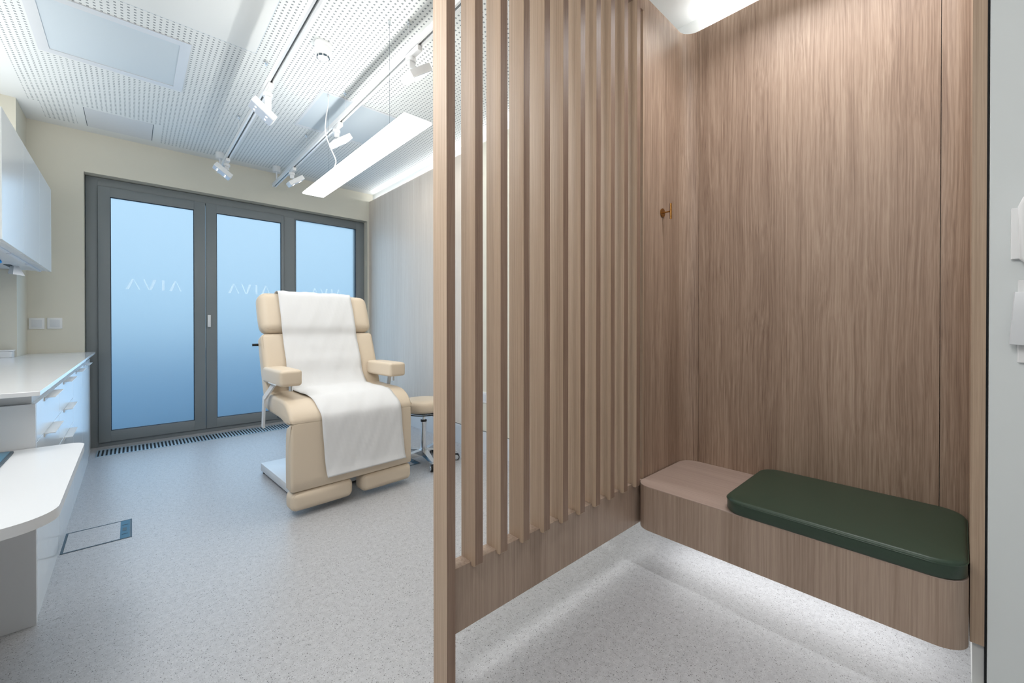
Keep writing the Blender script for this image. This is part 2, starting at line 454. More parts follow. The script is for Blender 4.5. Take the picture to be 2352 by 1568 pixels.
# ------------------------------------------------------------------ convector grille in the floor
g = thing('floor_grille', 'long aluminium convector grille in the floor below the glazed doors', 'floor grille', (-.245, 5.32, 0))
b = bmesh.new(); add_box(b, -.006, 2.6, -.006, .005, 0, .006); add_box(b, -.006, 2.6, .262, .275, 0, .006)
add_box(b, -.006, .004, .005, .262, 0, .006); add_box(b, 2.59, 2.6, .005, .262, 0, .006)
obj('frame', b, M_['alu'], g)
obj('trough', box(.002, 2.592, .003, .264, .0004, .0012), M_['dark'], g)
b = bmesh.new(); x = .016
while x < 2.58: add_box(b, x, x+.0135, .004, .263, .0013, .006); x += .0285
obj('slats', b, M_['alu'], g)

# ------------------------------------------------------------------ floor boxes
def floor_box(loc, label):
    t = thing('floor_box', label, 'floor box', loc, group='electrical floor boxes')
    w, d = .279, .298
    b = bmesh.new(); add_box(b, 0, w, 0, .011, 0, .002); add_box(b, 0, w, d-.009, d, 0, .002); add_box(b, 0, .01, .011, d-.009, 0, .002); add_box(b, w-.008, w, .011, d-.009, 0, .002)
    obj('frame', b, M_['slate'], t)
    obj('lid', box(.011, .228, .012, d-.01, 0, .0014), M_['floor'], t)
    c = obj('cable_cover', box(.229, w-.009, .012, d-.01, 0, .002), M_['blue_strip'], t)
    obj('latch', box(.236, .262, .07, .076, .0021, .003), M_['slate'], c); obj('latch', box(.236, .262, .215, .221, .0021, .003), M_['slate'], c)
    obj('type_plate', box(.238, .256, .12, .17, .0021, .0026), M_['slate'], c)
    return t
fb = floor_box((-.284, 3.187, 0), 'square floor box with dark blue cable cover beside the base cabinets')
dup(fb, (1.572, 3.19, 0), label='square floor box partly hidden under the treatment chair beside the stool')

# ------------------------------------------------------------------ slatted screen
scr = thing('slatted_screen', 'tall oak slatted screen dividing the treatment area from the seat niche', 'slatted screen', (0, YB, 0))
po = obj('post', box(.735, .7685, -.024, .056, 0, ZC, bev=.0012), [M_['wood_slat'], M_['wood_slat_shade']], scr)
obj('bottom_rail', box(.769, 1.98, 0, .055, .178, .394, bev=.001), M_['wood_bench'], scr)
obj('top_rail', box(.769, 1.98, 0, .055, 2.847, 2.932, bev=.001), M_['wood'], scr)
prof = [(-.024, .39), (-.018, .383), (-.004, .382), (-.0005, .386), (-.0005, .3945), (.056, .3945), (.056, 2.8465), (-.0005, 2.8465), (-.0005, 2.86), (-.024, 2.86)]
s0 = None
for i in range(10):
    if s0 is None:
        s0 = obj('slat', prism(prof, 0, .0325, axis='X'), [M_['wood_slat'], M_['wood_slat_shade']], scr); s0.location = (.849, 0, 0)
    else:
        s = s0.copy(); C.objects.link(s); s.parent = scr; s.location = (.849+.1134*i, 0, 0)
for o in (po, s0):                 # the narrow fronts take the darker oak, their shade painted in
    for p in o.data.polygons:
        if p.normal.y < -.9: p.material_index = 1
obj('end_jamb', box(1.9695, 1.9805, -.0, .055, .3945, 2.8465), M_['wood_slat'], scr)

# ------------------------------------------------------------------ bench and cushion
bn = thing('bench', 'floating oak bench with rounded corners in the seat niche', 'bench', (2.17, .55, 0))
fp_ = rr(-.285, .288, -.57, .576, (.078, .078, .078, .078), 10)
obj('body', prism(fp_, .18, .3948, bev=.0012), M_['wood_bench'], bn, smooth=30)
obj('seat_board', prism(fp_, .395, .398, bev=.0008), M_['wood_top_lit'], bn, smooth=30)
cu = thing('seat_cushion', 'dark green leather cushion lying on the right part of the bench', 'cushion', (2.165, .34, .3985))
def pad_rounded(x0, x1, y0, y1, z0, z1, r, edge, crown, n=14):
    """flat cushion with a rounded-rectangle outline, rolled top edge and slight crown"""
    bm = bmesh.new(); loops = []
    def ring(inset, z):
        p = rr(x0+inset, x1-inset, y0+inset, y1-inset, max(.005, r-inset), n)
        return [bm.verts.new((a, c, z)) for a, c in p]
    loops.append(ring(.006, z0)); loops.append(ring(0, z0+.006))
    loops.append(ring(0, z1-edge))
    for i in range(1, 7):
        t = PI/2*i/6; loops.append(ring(edge*(1-math.cos(t)), z1-edge+edge*math.sin(t)))
    for i in range(1, 7):
        loops.append(ring(edge+i*.035, z1+crown*(1-(1-i/6)**2)))
    for a, c in zip(loops, loops[1:]):
        m = len(a)
        for j in range(m): bm.faces.new((a[j], a[(j+1) % m], c[(j+1) % m], c[j]))
    bm.faces.new(loops[0][::-1]); bm.faces.new(loops[-1])
    return bm
obj('cover', pad_rounded(-.288, .286, -.358, .362, 0, .06, .085, .014, .006), M_['green'], cu, smooth=50)
b = bmesh.new(); p = rr(-.2885, .2865, -.3585, .3625, .085, 10)
add_tube(b, [(x, y, .047) for x, y in p]+[(p[0][0], p[0][1], .047)], .0022, 6)
obj('piping', b, M_['green'], cu, smooth=60)

# ------------------------------------------------------------------ coat hook
hk = thing('coat_hook', 'small brass coat hook on the wood wall above the bench', 'coat hook', (2.177, YB, 1.828))
obj('base_plate', cyl((0, 0, 0), (0, -.005, 0), .024, 28), M_['brass'], hk, smooth=40)
obj('stem', cyl((0, -.004, 0), (0, -.05, 0), .004, 14), M_['brass'], hk, smooth=40)
obj('peg', cyl((0, -.05, -.042), (0, -.05, .042), .0058, 18), M_['brass'], hk, smooth=40)

# ------------------------------------------------------------------ base cabinets, worktop, desk
def base_cabinet(y0, y1, drawers, label, end_panel=False):
    t = thing('base_cabinet', label, 'cabinet', (XF, y0, 0), group='white base cabinets')
    w = y1-y0
    obj('carcass', box(XL-XF+.004, -.02, .001, w-.001, 0, .885), M_['white_satin'], t)
    if end_panel: obj('side_panel', box(XL-XF+.004, 0, -.021, 0, 0, .887, bev=.0012), M_['white_satin'], t)
    e = .0015
    zs = [(.73, .886), (.572, .728), (.1, .57)] if drawers else [(.1, .886)]
    for z0, z1 in zs:
        d = obj('drawer' if drawers else 'door', box(-.0195, 0, e, w-e, z0, z1, bev=.001), M_['white_gloss'], t)
        hb = bmesh.new(); add_box(hb, .0005, .034, w/2-.15, w/2+.15, z1-.0035, z1-.001); add_box(hb, .0005, .003, w/2-.15, w/2+.15, z1-.018, z1-.0035)
        obj('handle', hb, M_['white_plastic'], d)
    obj('plinth', box(-.0195, -.004, e, w-e, 0, .098), M_['white_gloss'], t)
    return t
base_cabinet(2.525, 3.225, True, 'glossy white drawer cabinet nearest the camera, behind the rounded desk', True)
base_cabinet(3.227, 3.927, True, 'second glossy white drawer cabinet, beside the floor box')
base_cabinet(3.929, 4.587, False, 'glossy white cabinet, third along the left worktop from the camera')
base_cabinet(4.589, 5.197, False, 'glossy white cabinet at the far end of the left worktop')
tag(obj('filler_panel', box(-.688, XF-.012, 5.203, 5.645, 0, .886), M_['white_gloss']), 'narrow white filler panel between last base cabinet and glazed doors', 'panel')
wt = thing('worktop', 'thin white stone worktop on the left base cabinets', 'worktop', (0, 2.4, .93))
b = bmesh.new(); add_box(b, XL+.003, -.262, .0, 2.797, 0, .018, bev=.0015)
obj('slab', b, M_['stone'], wt)
b = bmesh.new(); add_box(b, -.688, -.262, 2.7975, 3.246, 0, .018, bev=.0015)
obj('slab_end', b, M_['stone'], wt)
obj('support_rail', box(XL+.003, -.3, .14, 2.797, -.0435, -.0005), M_['white_satin'], wt)

dk = thing('desk', 'white desk with rounded corners in the left foreground', 'desk', (-.55, 2.03, 0))
obj('top', prism(rr(-.395, .403, -.48, .468, (.055, 0, 0, .115), 12), .685, .713, bev=.002), M_['white_satin'], dk, smooth=30)
obj('leg_panel', box(-.396, -.37, -.46, .438, 0, .684, bev=.002), M_['white_satin'], dk)
obj('wall_bracket', box(-.395, .1, .44, .468, .56, .684, bev=.002), M_['white_satin'], dk)
pd = thing('tablet', 'dark blue tablet lying on the far left of the white desk', 'tablet', (-.62, 2.28, .7135))
b = prism(rr(-.29, .285, -.16, .185, .015, 5), 0, .006, bev=.001)
obj('case', b, M_['slate'], pd, smooth=30)
obj('screen', prism(rr(-.282, .277, -.152, .177, .01, 5), .0061, .0068), M_['pad'], pd)
pd.rotation_euler = (0, 0, 0)
tr = thing('tray', 'low white tray on the far left of the stone worktop', 'tray', (-.82, 5.12, .9485))
b = prism(rr(-.122, .122, -.055, .055, .02, 6), 0, .05, bev=.006, seg=3)
obj('body', b, M_['white_plastic'], tr, smooth=40)
obj('rim', prism(rr(-.126, .126, -.059, .059, .022, 6), .0505, .058, bev=.003), M_['white_plastic'], tr, smooth=40)

# ------------------------------------------------------------------ wall cabinets
def wall_cabinet(y0, y1, label):
    t = thing('wall_cabinet', label, 'wall cabinet', (-.5, y0, 1.655), group='white wall cabinets')
    w = y1-y0
    obj('carcass', box(XL+.5+.003, -.02, .001, w-.001, .0, .688, bev=.001), M_['white_satin'], t)
    obj('door', box(-.0195, 0, .0012, w-.0012, -.002, .69, bev=.001), M_['white_gloss'], t)
    obj('light_strip', box(-.075, -.055, .02, w-.02, -.008, -.0005), M_['lens'], t)
    b = bmesh.new()
    add_box(b, -.20, -.165, w*.5-.11, w*.5+.11, -.0025, -.0004)
    obj('dispenser_slot', b, M_['slate'], t)
    return t
wall_cabinet(4.6, 5.196, 'white wall cabinet farthest along the left wall')
wall_cabinet(4.0, 4.598, 'white wall cabinet, second from the far corner')
wall_cabinet(3.4, 3.998, 'white wall cabinet, cut off by the left edge')
b = bmesh.new()
def sheet(pts):
    vs = [b.verts.new(p) for p in pts]; b.faces.new(vs)
ph = [(-.035, 4.84, 0), (.03, 4.84, 0), (.05, 4.84, -.02)]
for s in (0,):
    A = [(-.678, 4.88, 1.652), (-.655, 4.84, 1.65), (-.635, 4.86, 1.652)]
    B = [(-.692, 4.90, 1.595), (-.655, 4.80, 1.585), (-.605, 4.86, 1.58)]
    va = [b.verts.new(p) for p in A]; vb = [b.verts.new(p) for p in B]
    for i in range(2): b.faces.new((va[i], va[i+1], vb[i+1], vb[i]))
pt = obj('paper_towel', b, M_['paper']); tag(pt, 'white paper towel hanging from the slot under the wall cabinet', 'paper towel')
md = pt.modifiers.new('thick', 'SOLIDIFY'); md.thickness = .002
bm = lathe([(0, -.022), (.016, -.02), (.026, -.01), (.028, 0), (.02, .008), (0, .01)], 20)
for v in bm.verts: v.co.x *= 1.0; v.co.y *= .8; v.co += Vector((random.uniform(-.002, .002), random.uniform(-.002, .002), 0))
gl = obj('glove', bm, M_['glove'], smooth=80, loc=(-.685, 4.47, 1.645)); tag(gl, 'bright blue glove poking out of the slot under the wall cabinet', 'glove')

# ------------------------------------------------------------------ switches and socket
def switch(loc, label):
    t = thing('light_switch', label, 'light switch', loc, group='switches on the window wall')
    obj('plate', box(-.047, .047, -.009, 0, -.05, .05, bev=.002), M_['white_plastic'], t, smooth=40)
    obj('rocker', box(-.031, .031, -.0125, -.0092, -.034, .034, bev=.0012), M_['white_satin'], t, smooth=40)
    return t
sw = switch((-.634, YW, 1.22), 'white light switch closest to the left corner of the window wall')
dup(sw, (-.524, YW, 1.222), label='white light switch nearer the glazed doors')
so = thing('wall_socket', 'small white socket on the cream wall seen between the slats', 'socket', (XW, 3.06, .52))
obj('plate', box(-.009, 0, -.045, .045, -.05, .05, bev=.002), M_['white_plastic'], so)
obj('insert', box(-.011, -.0092, -.028, .028, -.03, .03), M_['white_satin'], so)

# ------------------------------------------------------------------ dispensers at the right edge
d1 = thing('wall_dispenser', 'white wall dispenser with rounded body, upper one at the right edge', 'dispenser', (1.95, -.15, 1.48))
obj('back_plate', box(-.016, 0, -.06, .05, -.082, .07, bev=.002), M_['white_plastic'], d1)
pts = [(.034+.0*i, 0) for i in range(0)]
pr_ = [(.038, .07), (.030, .092), (.018, .108), (.0, .116), (-.06, .116), (-.06, -.13), (-.02, -.125), (.012, -.112), (.034, -.085)]
bm = prism([(y, z) for y, z in pr_], -.05, -.0165, bev=.006, seg=3, axis='X')
obj('body', bm, M_['white_plastic'], d1, smooth=35)
d2 = thing('wall_dispenser', 'white tapered wall dispenser, lower one at the right edge', 'dispenser', (1.95, -.15, 1.22))
obj('back_plate', box(-.012, 0, -.06, .036, -.13, .115, bev=.002), M_['white_plastic'], d2)
bm = prism([(.044, .078), (.053, -.075), (-.06, -.085), (-.06, .078)], -.05, -.0125, bev=.003, axis='X')
obj('body', bm, M_['white_satin'], d2, smooth=35)

# ------------------------------------------------------------------ treatment chair (local: x right, y back, front of the leg rest at y=0)
ch = thing('treatment_chair', 'cream upholstered treatment chair covered with a white paper sheet', 'chair', (1.142, 2.81, 0), (0, 0, math.radians(3.0)))
W = .425
def seam_loop(name, x0, x1, z0, z1, y, r, par):
    b = bmesh.new(); p = rr(x0, x1, z0, z1, r, 5)
    add_tube(b, [(x, y, z) for x, z in p]+[(p[0][0], y, p[0][1])], .0013, 6)
    return obj(name, b, M_['seam'], par, smooth=60)
def loft_x(prof, w, swell=.012, edge=.028, n=5):
    """side profile (y,z) carried across x with rolled side edges"""
    xs = []
    for i in range(n+1):
        t = PI/2*i/n; xs.append((-w+edge*(1-math.sin(t)), edge*(1-math.cos(t))))
    stations = [(x, ins) for x, ins in [(-w, edge)]+[( -w+edge*(1-math.cos(PI/2*i/n)), edge*(1-math.sin(PI/2*i/n))) for i in range(1, n+1)]]
    st = stations+[(x, 0) for x in [(-w+edge)+(2*(w-edge))*i/10 for i in range(1, 10)]]+[(-x, ins) for x, ins in stations[::-1]]
    bm = bmesh.new(); m = len(prof)
    # inward normals of the closed profile
    nor = []
    area = sum(prof[i][0]*prof[(i+1) % m][1]-prof[(i+1) % m][0]*prof[i][1] for i in range(m))
    sg = 1 if area > 0 else -1
    for i in range(m):
        a = Vector(prof[i-1]); c = Vector(prof[(i+1) % m]); d = (c-a).normalized(); nor.append(Vector((-d.y, d.x))*sg)
    rings = []
    for x, ins in st:
        cx = 1-(x/w)**2
        rings.append([bm.verts.new((x, p[0]+n_.x*ins-n_.x*swell*cx*.5, p[1]+n_.y*ins-n_.y*swell*cx*.5)) for p, n_ in zip(prof, nor)])
    for a, c in zip(rings, rings[1:]):
        for j in range(m): bm.faces.new((a[j], a[(j+1) % m], c[(j+1) % m], c[j]))
    for rg, rev in ((rings[0], 1), (rings[-1], 0)):
        vs = rg[::-1] if rev else rg
        cen = bm.verts.new(sum((v.co for v in vs), Vector())/m+Vector((-.003 if rev else .003, 0, 0)))
        for j in range(m): bm.faces.new((vs[j], vs[(j+1) % m], cen))
    return bm
def smooth_poly(pts, it=2):
    for _ in range(it):
        q = []
        for i in range(len(pts)):
            a, b_ = Vector(pts[i]), Vector(pts[(i+1) % len(pts)])
            q += [tuple(a*.75+b_*.25), tuple(a*.25+b_*.75)]
        pts = q
    return pts
seat_p = smooth_poly([(.004, .588), (.0, .5885), (.0, .594), (.0, .612), (.03, .655), (.085, .70), (.16, .722), (.34, .725), (.50, .735), (.565, .73), (.585, .68), (.56, .625), (.48, .605), (.34, .60), (.2, .592), (.12, .572), (.07, .572), (.045, .588)], 1)
obj('seat', loft_x(seat_p, W+.004, .010, .022), M_['cream'], ch, smooth=50)
leg_p = smooth_poly([(.0, .5865), (.0, .58), (.0, .42), (.0, .17), (.01, .162), (.09, .162), (.115, .175), (.118, .42), (.105, .548), (.06, .572), (.035, .5868), (.004, .5868)], 1)
lr = obj('leg_rest', loft_x(leg_p, W, .006, .018), M_['cream'], ch, smooth=50)
seam_loop('seam', -.412, .412, .176, .574, .0040, .012, lr)
for sx in (-1, 1):
    o = obj('foot_pad', cushion(.385, .125, .118, .034, (.006, .006, .005), c=(0, 0, 0)), M_['cream'], ch, smooth=60)
    o.location = (sx*.2275, .06, .098)
    seam_loop('seam', -.1830, .1830, -.0493, .0493, -.0532, .0242, o)
ang = math.radians(-20)
def tilted(o, y, z): o.location = (0, y, z); o.rotation_euler = (ang, 0, 0)
bk = obj('backrest', cushion(.85, .12, .47, .032, (.004, .012, .006)), M_['cream'], ch, smooth=60); tilted(bk, .607, .905)
seam_loop('seam', -.4162, .4162, -.2262, .2262, -.0513, .0226, bk)
hr = obj('headrest', cushion(.83, .135, .315, .055, (.01, .010, .008)), M_['cream'], ch, smooth=60); tilted(hr, .7315, 1.287)
seam_loop('seam', -.3993, .3993, -.1418, .1418, -.0522, .039, hr)
hr.rotation_euler = (math.radians(-21), 0, 0)
b = bmesh.new(); add_box(b, -.42, .42, -.003, .003, -.004, .004)
o = obj('back_shell', box(-.37, .37, .062, .09, -.24, .42, bev=.01), M_['white_satin'], ch, smooth=40); tilted(o, .607, .905)
b.free()
for sx in (-1, 1):
    a = obj('armrest', cushion(.132, .39, .102, .018, (.003, .003, .006)), M_['cream'], ch, smooth=60)
    a.location = (sx*.382, .32, .860)
    s = sx
    hb = bmesh.new()
    # flat white bar: up from the seat frame, kinked inwards under the pad
    P = [Vector((s*.063, -.02, -.04)), Vector((s*.066, .05, -.145)), Vector((s*.066, .06, -.35))]
    P = [Vector((s*.040, .0, -.04)), Vector((s*.080, .10, -.155)), Vector((s*.080, .125, -.352))]
    for p, q in zip(P, P[1:]):
        d = (q-p); t_ = bmesh.new()
        add_box(t_, -.006, .006, -.019, .019, 0, d.length+.004)
        zq = d.normalized(); xq = Vector((1, 0, 0)); yq = zq.cross(xq).normalized(); xq = yq.cross(zq)
        mt = Matrix((xq, yq, zq)).transposed().to_4x4(); mt.translation = p
        merge(hb, t_, 0, mt)
    add_box(hb, s*.04-.03, s*.04+.03, -.12, .05, -.046, -.0405)
    obj('bracket', hb, M_['white_satin'], a, smooth=40)['label'] = 'white metal armrest bracket'
    kb = bmesh.new(); add_cyl(kb, (s*-.012, -.14, -.043), (s*-.012, -.14, -.088), .012, 16); add_cyl(kb, (s*-.012, -.14, -.041), (s*-.012, -.14, -.046), .022, 18)
    obj('clamp', kb, M_['chrome'], a, smooth=40)['label'] = 'chrome armrest clamp'
b = bmesh.new()
add_box(b, -.32, .30, .30, 1.07, .02, .082, bev=.006)
bs = obj('base', b, M_['white_satin'], ch, smooth=40)
for x, y in ((-.29, 1.04), (.27, 1.04), (-.29, .33), (.27, .33)):
    obj('foot', cyl((x, y, 0), (x, y, .0205), .02, 16), M_['black'], bs, smooth=40)
b = bmesh.new(); add_box(b, -.2, .2, .38, .62, .08, .40, bev=.01); add_box(b, -.3, .3, .2, .66, .52, .598, bev=.008); add_box(b, -.17, .17, .42, .58, .40, .53)
obj('lift_column', b, M_['white_satin'], ch, smooth=40)
b = bmesh.new(); add_box(b, -.36, -.30, .36, .50, .545, .60, bev=.004)
obj('motor', b, M_['black'], ch)
b = bmesh.new(); add_cyl(b, (-.40, .70, 1.06), (-.465, .70, 1.06), .009, 12); 
obj('release_lever', b, M_['black'], ch, smooth=40)['label'] = 'dark lever on the left of the backrest'
obj('rating_tag', box(.4235, .4275, .63, .66, 1.02, 1.075), M_['slate'], ch)['label'] = 'small dark tag on the right edge of the backrest'

# white paper sheet draped from headrest to leg rest (its own thing)
path = []    # (centre x, half width, y, z, normal gap) in the chair's local frame
def tl(y, z, v, h):     # point on the tilted back: v along the pad height, h out of the front face
    c, s = math.cos(ang), math.sin(ang)
    return (y-h*c-v*s, z-h*s*1.0+v*c) if False else (y+(-h)*c-(v)*s, z+(-h)*s+v*c)
for v, h in ((.171, -.03), (.1725, .0), (.169, .035), (.159, .066), (.133, .084), (.08, .0885), (0, .0895), (-.07, .0885), (-.135, .085)):
    y, z = tl(.7315, 1.287, v, h); path.append((-.018, y, z))
for v, h in ((.21, .078), (.13, .081), (.05, .083), (-.03, .082), (-.1, .077)):
    y, z = tl(.607, .905, v, h); path.append((-.012, y, z))
for dx, y, z in ((.0, .455, .756), (.002, .42, .742), (.004, .36, .738), (.006, .28, .737), (.008, .20, .734), (.012, .15, .728), (.018, .105, .716), (.024, .06, .688), (.03, .02, .655), (.036, -.012, .615), (.04, -.019, .56), (.045, -.018, .48), (.052, -.018, .40), (.058, -.02, .32), (.064, -.024, .26), (.07, -.034, .218)):
    path.append((dx, y, z))
# resample smoothly
def cr(p0, p1, p2, p3, t):
    return .5*((2*p1)+(-p0+p2)*t+(2*p0-5*p1+4*p2-p3)*t*t+(-p0+3*p1-3*p2+p3)*t**3)
pv = [Vector(p) for p in path]; dense = []
for i in range(len(pv)-1):
    for k in range(3):
        dense.append(cr(pv[max(i-1, 0)], pv[i], pv[i+1], pv[min(i+2, len(pv)-1)], k/3))
dense.append(pv[-1])
bm = bmesh.new(); rows = []
rnd = random.Random(3)
nx = 26; nrow = len(dense)
for i, p in enumerate(dense):
    row = []
    hw = .277+.010*(i/nrow)
    d = (dense[min(i+1, nrow-1)]-dense[max(i-1, 0)]).normalized()
    nrm = Vector((0, -d.z, d.y)); nrm = nrm if nrm.y < .2 else -nrm
    nrm = Vector((0, d.z, -d.y)) if (Vector((0, d.z, -d.y)).y < 0 or Vector((0, d.z, -d.y)).z > 0) else Vector((0, -d.z, d.y))
    for j in range(nx+1):
        u = j/nx*2-1
        w = .0022*math.sin(9*u+i*.35)*math.sin(i*.21)+.0016*math.sin(23*u+i*.9)
        for ic, am in ((34, .006), (9, .003), (58, .003)):
            if ic <= i < ic+7: w += am*(1-(i-ic)/7)
        if i > nrow-20: w += .006*math.exp(-((u-.05)**2)/.05)*math.exp(-((i-(nrow-9))**2)/8)*(1 if (i+j) % 3 else -.4)
        q = Vector((p.x+hw*u, p.y, p.z))+nrm*(w+.003)
        row.append(bm.verts.new(q))
    rows.append(row)
for a, c in zip(rows, rows[1:]):
    for j in range(nx): bm.faces.new((a[j], a[j+1], c[j+1], c[j]))
ps = obj('paper_sheet', bm, M_['paper'], smooth=180)
ps.location = ch.location; ps.rotation_euler = ch.rotation_euler
md = ps.modifiers.new('thick', 'SOLIDIFY'); md.thickness = .0012; md.offset = 0
tag(ps, 'long white paper sheet draped over the treatment chair', 'paper sheet')

# ------------------------------------------------------------------ stool
st = thing('stool', 'round cream swivel stool on chrome casters behind the treatment chair', 'stool', (1.895, 3.215, 0))
obj('seat', lathe([(0, .455), (.165, .455), (.183, .463), (.19, .48), (.19, .52), (.184, .54), (.165, .551), (.09, .556), (0, .557)], 48), M_['cream'], st, smooth=50)
obj('seat_plate', cyl((0, 0, .438), (0, 0, .4545), .13, 36), M_['black'], st, smooth=40)
b = bmesh.new(); add_cyl(b, (0, 0, .30), (0, 0, .438), .014, 20); add_cyl(b, (0, 0, .1), (0, 0, .36), .025, 24)
obj('gas_lift', b, M_['chrome'], st, smooth=40)
obj('collar', cyl((0, 0, .355), (0, 0, .37), .027, 24), M_['black'], st, smooth=40)
b = bmesh.new(); pts = [(.13*math.cos(t), .13*math.sin(t), .432) for t in [2*PI*i/36 for i in range(37)]]
pts2 = [(x*1.1, y*1.1, z) for x, y, z in pts]; add_tube(b, pts2, .005, 8)
obj('release_ring', b, M_['black'], st, smooth=60)
hub = obj('base', cyl((0, 0, .065), (0, 0, .115), .036, 28), M_['chrome'], st, smooth=40)
for k in range(5):
    a = math.radians(-33-72*k); c_, s_ = math.cos(a), math.sin(a)
    bm = bmesh.new(); t_ = bmesh.new()
    v = [t_.verts.new(p) for p in ((.02, -.027, .062), (.02, .027, .062), (.02, .028, .112), (.02, -.028, .112), (.295, -.013, .062), (.295, .013, .062), (.295, .014, .082), (.295, -.014, .082))]
    for q in ((0, 1, 2, 3), (4, 7, 6, 5), (0, 4, 5, 1), (3, 2, 6, 7), (0, 3, 7, 4), (1, 5, 6, 2)): t_.faces.new([v[i] for i in q])
    merge(bm, t_, 0, Matrix.Rotation(a, 4, 'Z'))
    obj('leg', bm, M_['chrome'], st)
    bm = bmesh.new(); cx, cy = .285*c_, .285*s_
    ax = Vector((-s_, c_, 0))
    for side in (-1, 1):
        p = Vector((cx, cy, .029))+ax*side*.006
        add_cyl(bm, p, p+ax*side*.016, .029, 22)
    add_cyl(bm, (cx, cy, .03), (cx, cy, .07), .007, 12)
    cs = obj('caster', bm, M_['black'], st, smooth=40)
    for side in (-1, 1):
        p = Vector((cx, cy, .029))+ax*side*.0222
        obj('wheel_cap', cyl(p, p+ax*side*.003, .022, 20), M_['chrome'], cs, smooth=40)

# ------------------------------------------------------------------ ceiling equipment
pn = thing('pendant_light', 'long white rectangular pendant lamp glowing above the treatment chair', 'pendant lamp', (1.165, 2.93, 2.34))
obj('housing', box(-.07, .07, -.86, .86, .0085, .026, bev=.003), M_['white_plastic'], pn, smooth=40)
obj('diffuser', box(-.086, .086, -.9, .9, -.008, .008, bev=.003), M_['lamp'], pn)
for y in (-.575, .49):
    o = obj('suspension_wire', cyl((-.01, y, .026), (-.01, y, .70), .0009, 6), M_['slate'], pn)
    b = bmesh.new(); add_cyl(b, (-.01, y, .685), (-.01, y, .7095), .008, 12)
    obj('wire_clip', b, M_['chrome'], o, smooth=40)
b = bmesh.new()
cp = [(-.012, .487, .70), (-.016, .47, .62), (-.045, .44, .47), (-.05, .43, .36), (-.02, .42, .26), (.02, .41, .16), (.005, .44, .09), (-.03, .50, .05), (-.03, .52, .026)]
cv = [Vector(p) for p in cp]; dn = []
for i in range(len(cv)-1):
    for k in range(5): dn.append(cr(cv[max(i-1, 0)], cv[i], cv[i+1], cv[min(i+2, len(cv)-1)], k/5))
dn.append(cv[-1]); add_tube(b, dn, .004, 8)
obj('power_cable', b, M_['white_plastic'], pn, smooth=60)['label'] = 'wavy white power cable'

def light_track(x, y0, y1, clips, canopy_y, label):
    t = thing('light_track', label, 'light track', (x, 0, 2.86), group='ceiling light tracks')
    b = bmesh.new()
    add_box(b, -.02, -.006, y0, y1, -.018, .016, bev=.0015); add_box(b, .006, .02, y0, y1, -.018, .016, bev=.0015); add_box(b, -.02, .02, y0, y1, .0161, .02)
    obj('rail', b, M_['white_plastic'], t)
    obj('slot', box(-.0058, .0058, y0+.01, y1-.01, -.004, .0158), M_['slot'], t)
    for y in clips:
        w = obj('suspension_wire', cyl((0, y, .02), (0, y, .18), .0011, 6), M_['white_plastic'], t)
        b = bmesh.new(); add_cyl(b, (0, y, .172), (0, y, .1895), .009, 12); add_cyl(b, (0, y, .16), (0, y, .172), .005, 10)
        obj('wire_clip', b, M_['chrome'], w, smooth=40)
    b = bmesh.new(); add_cyl(b, (0, canopy_y, .125), (0, canopy_y, .1895), .04, 32); add_cyl(b, (0, canopy_y, .02), (0, canopy_y, .125), .008, 14)
    obj('ceiling_canopy', b, M_['white_plastic'], t, smooth=40)
    return t
light_track(.697, 1.45, 5.44, (2.28, 3.3, 4.31), 5.38, 'white ceiling light track on the left, ending above the glazed doors')
light_track(1.243, 1.45, 5.52, (2.28, 3.3, 4.29), 5.40, 'white ceiling light track on the right, beside the pendant lamp')

def spotlight(track_x, y, tilt, side, label, yaw=0.0, drop=.115):
    t = thing('track_spotlight', label, 'spotlight', (track_x, y, 2.842), group='white flat track spotlights')
    b = bmesh.new(); add_box(b, -.017, .017, -.075, .075, -.034, -.0005, bev=.006, seg=3)
    obj('adapter', b, M_['white_plastic'], t, smooth=40)
    b = bmesh.new(); add_cyl(b, (0, .03, -.034), (0, .03, -.058), .03, 28)
    add_box(b, -.02, .02, .012, .028, -drop+.018, -.05, bev=.004)
    obj('arm', b, M_['white_plastic'], t, smooth=40)
    h = obj('head', box(-.083, .083, -.056, .056, -.022, .022, bev=.004), M_['white_plastic'], t, smooth=40)
    h.location = (side*.032, .02, -drop); h.rotation_euler = (0, tilt, yaw)
    obj('lens_plate', box(-.079, .079, -.052, .052, -.0246, -.0222), M_['lens'], h)
    for x in (-.04, .04):
        for yy in (-.022, .022): obj('led', cyl((x, yy, -.0265), (x, yy, -.0248), .006, 12), M_['led'], h)
    return t
tA = math.radians(37)
spotlight(.697, 3.23, tA, -1, 'white spotlight hanging midway along the left track', drop=.17)
spotlight(.697, 4.93, tA, -1, 'white spotlight near the far end of the left track')
spotlight(1.243, 2.22, -tA, 1, 'white spotlight on the right track nearest the slatted screen')
spotlight(1.243, 3.46, -tA, 1, 'white spotlight on the right track above the pendant lamp')
spotlight(1.243, 4.75, -tA, 1, 'white spotlight near the far end of the right track')

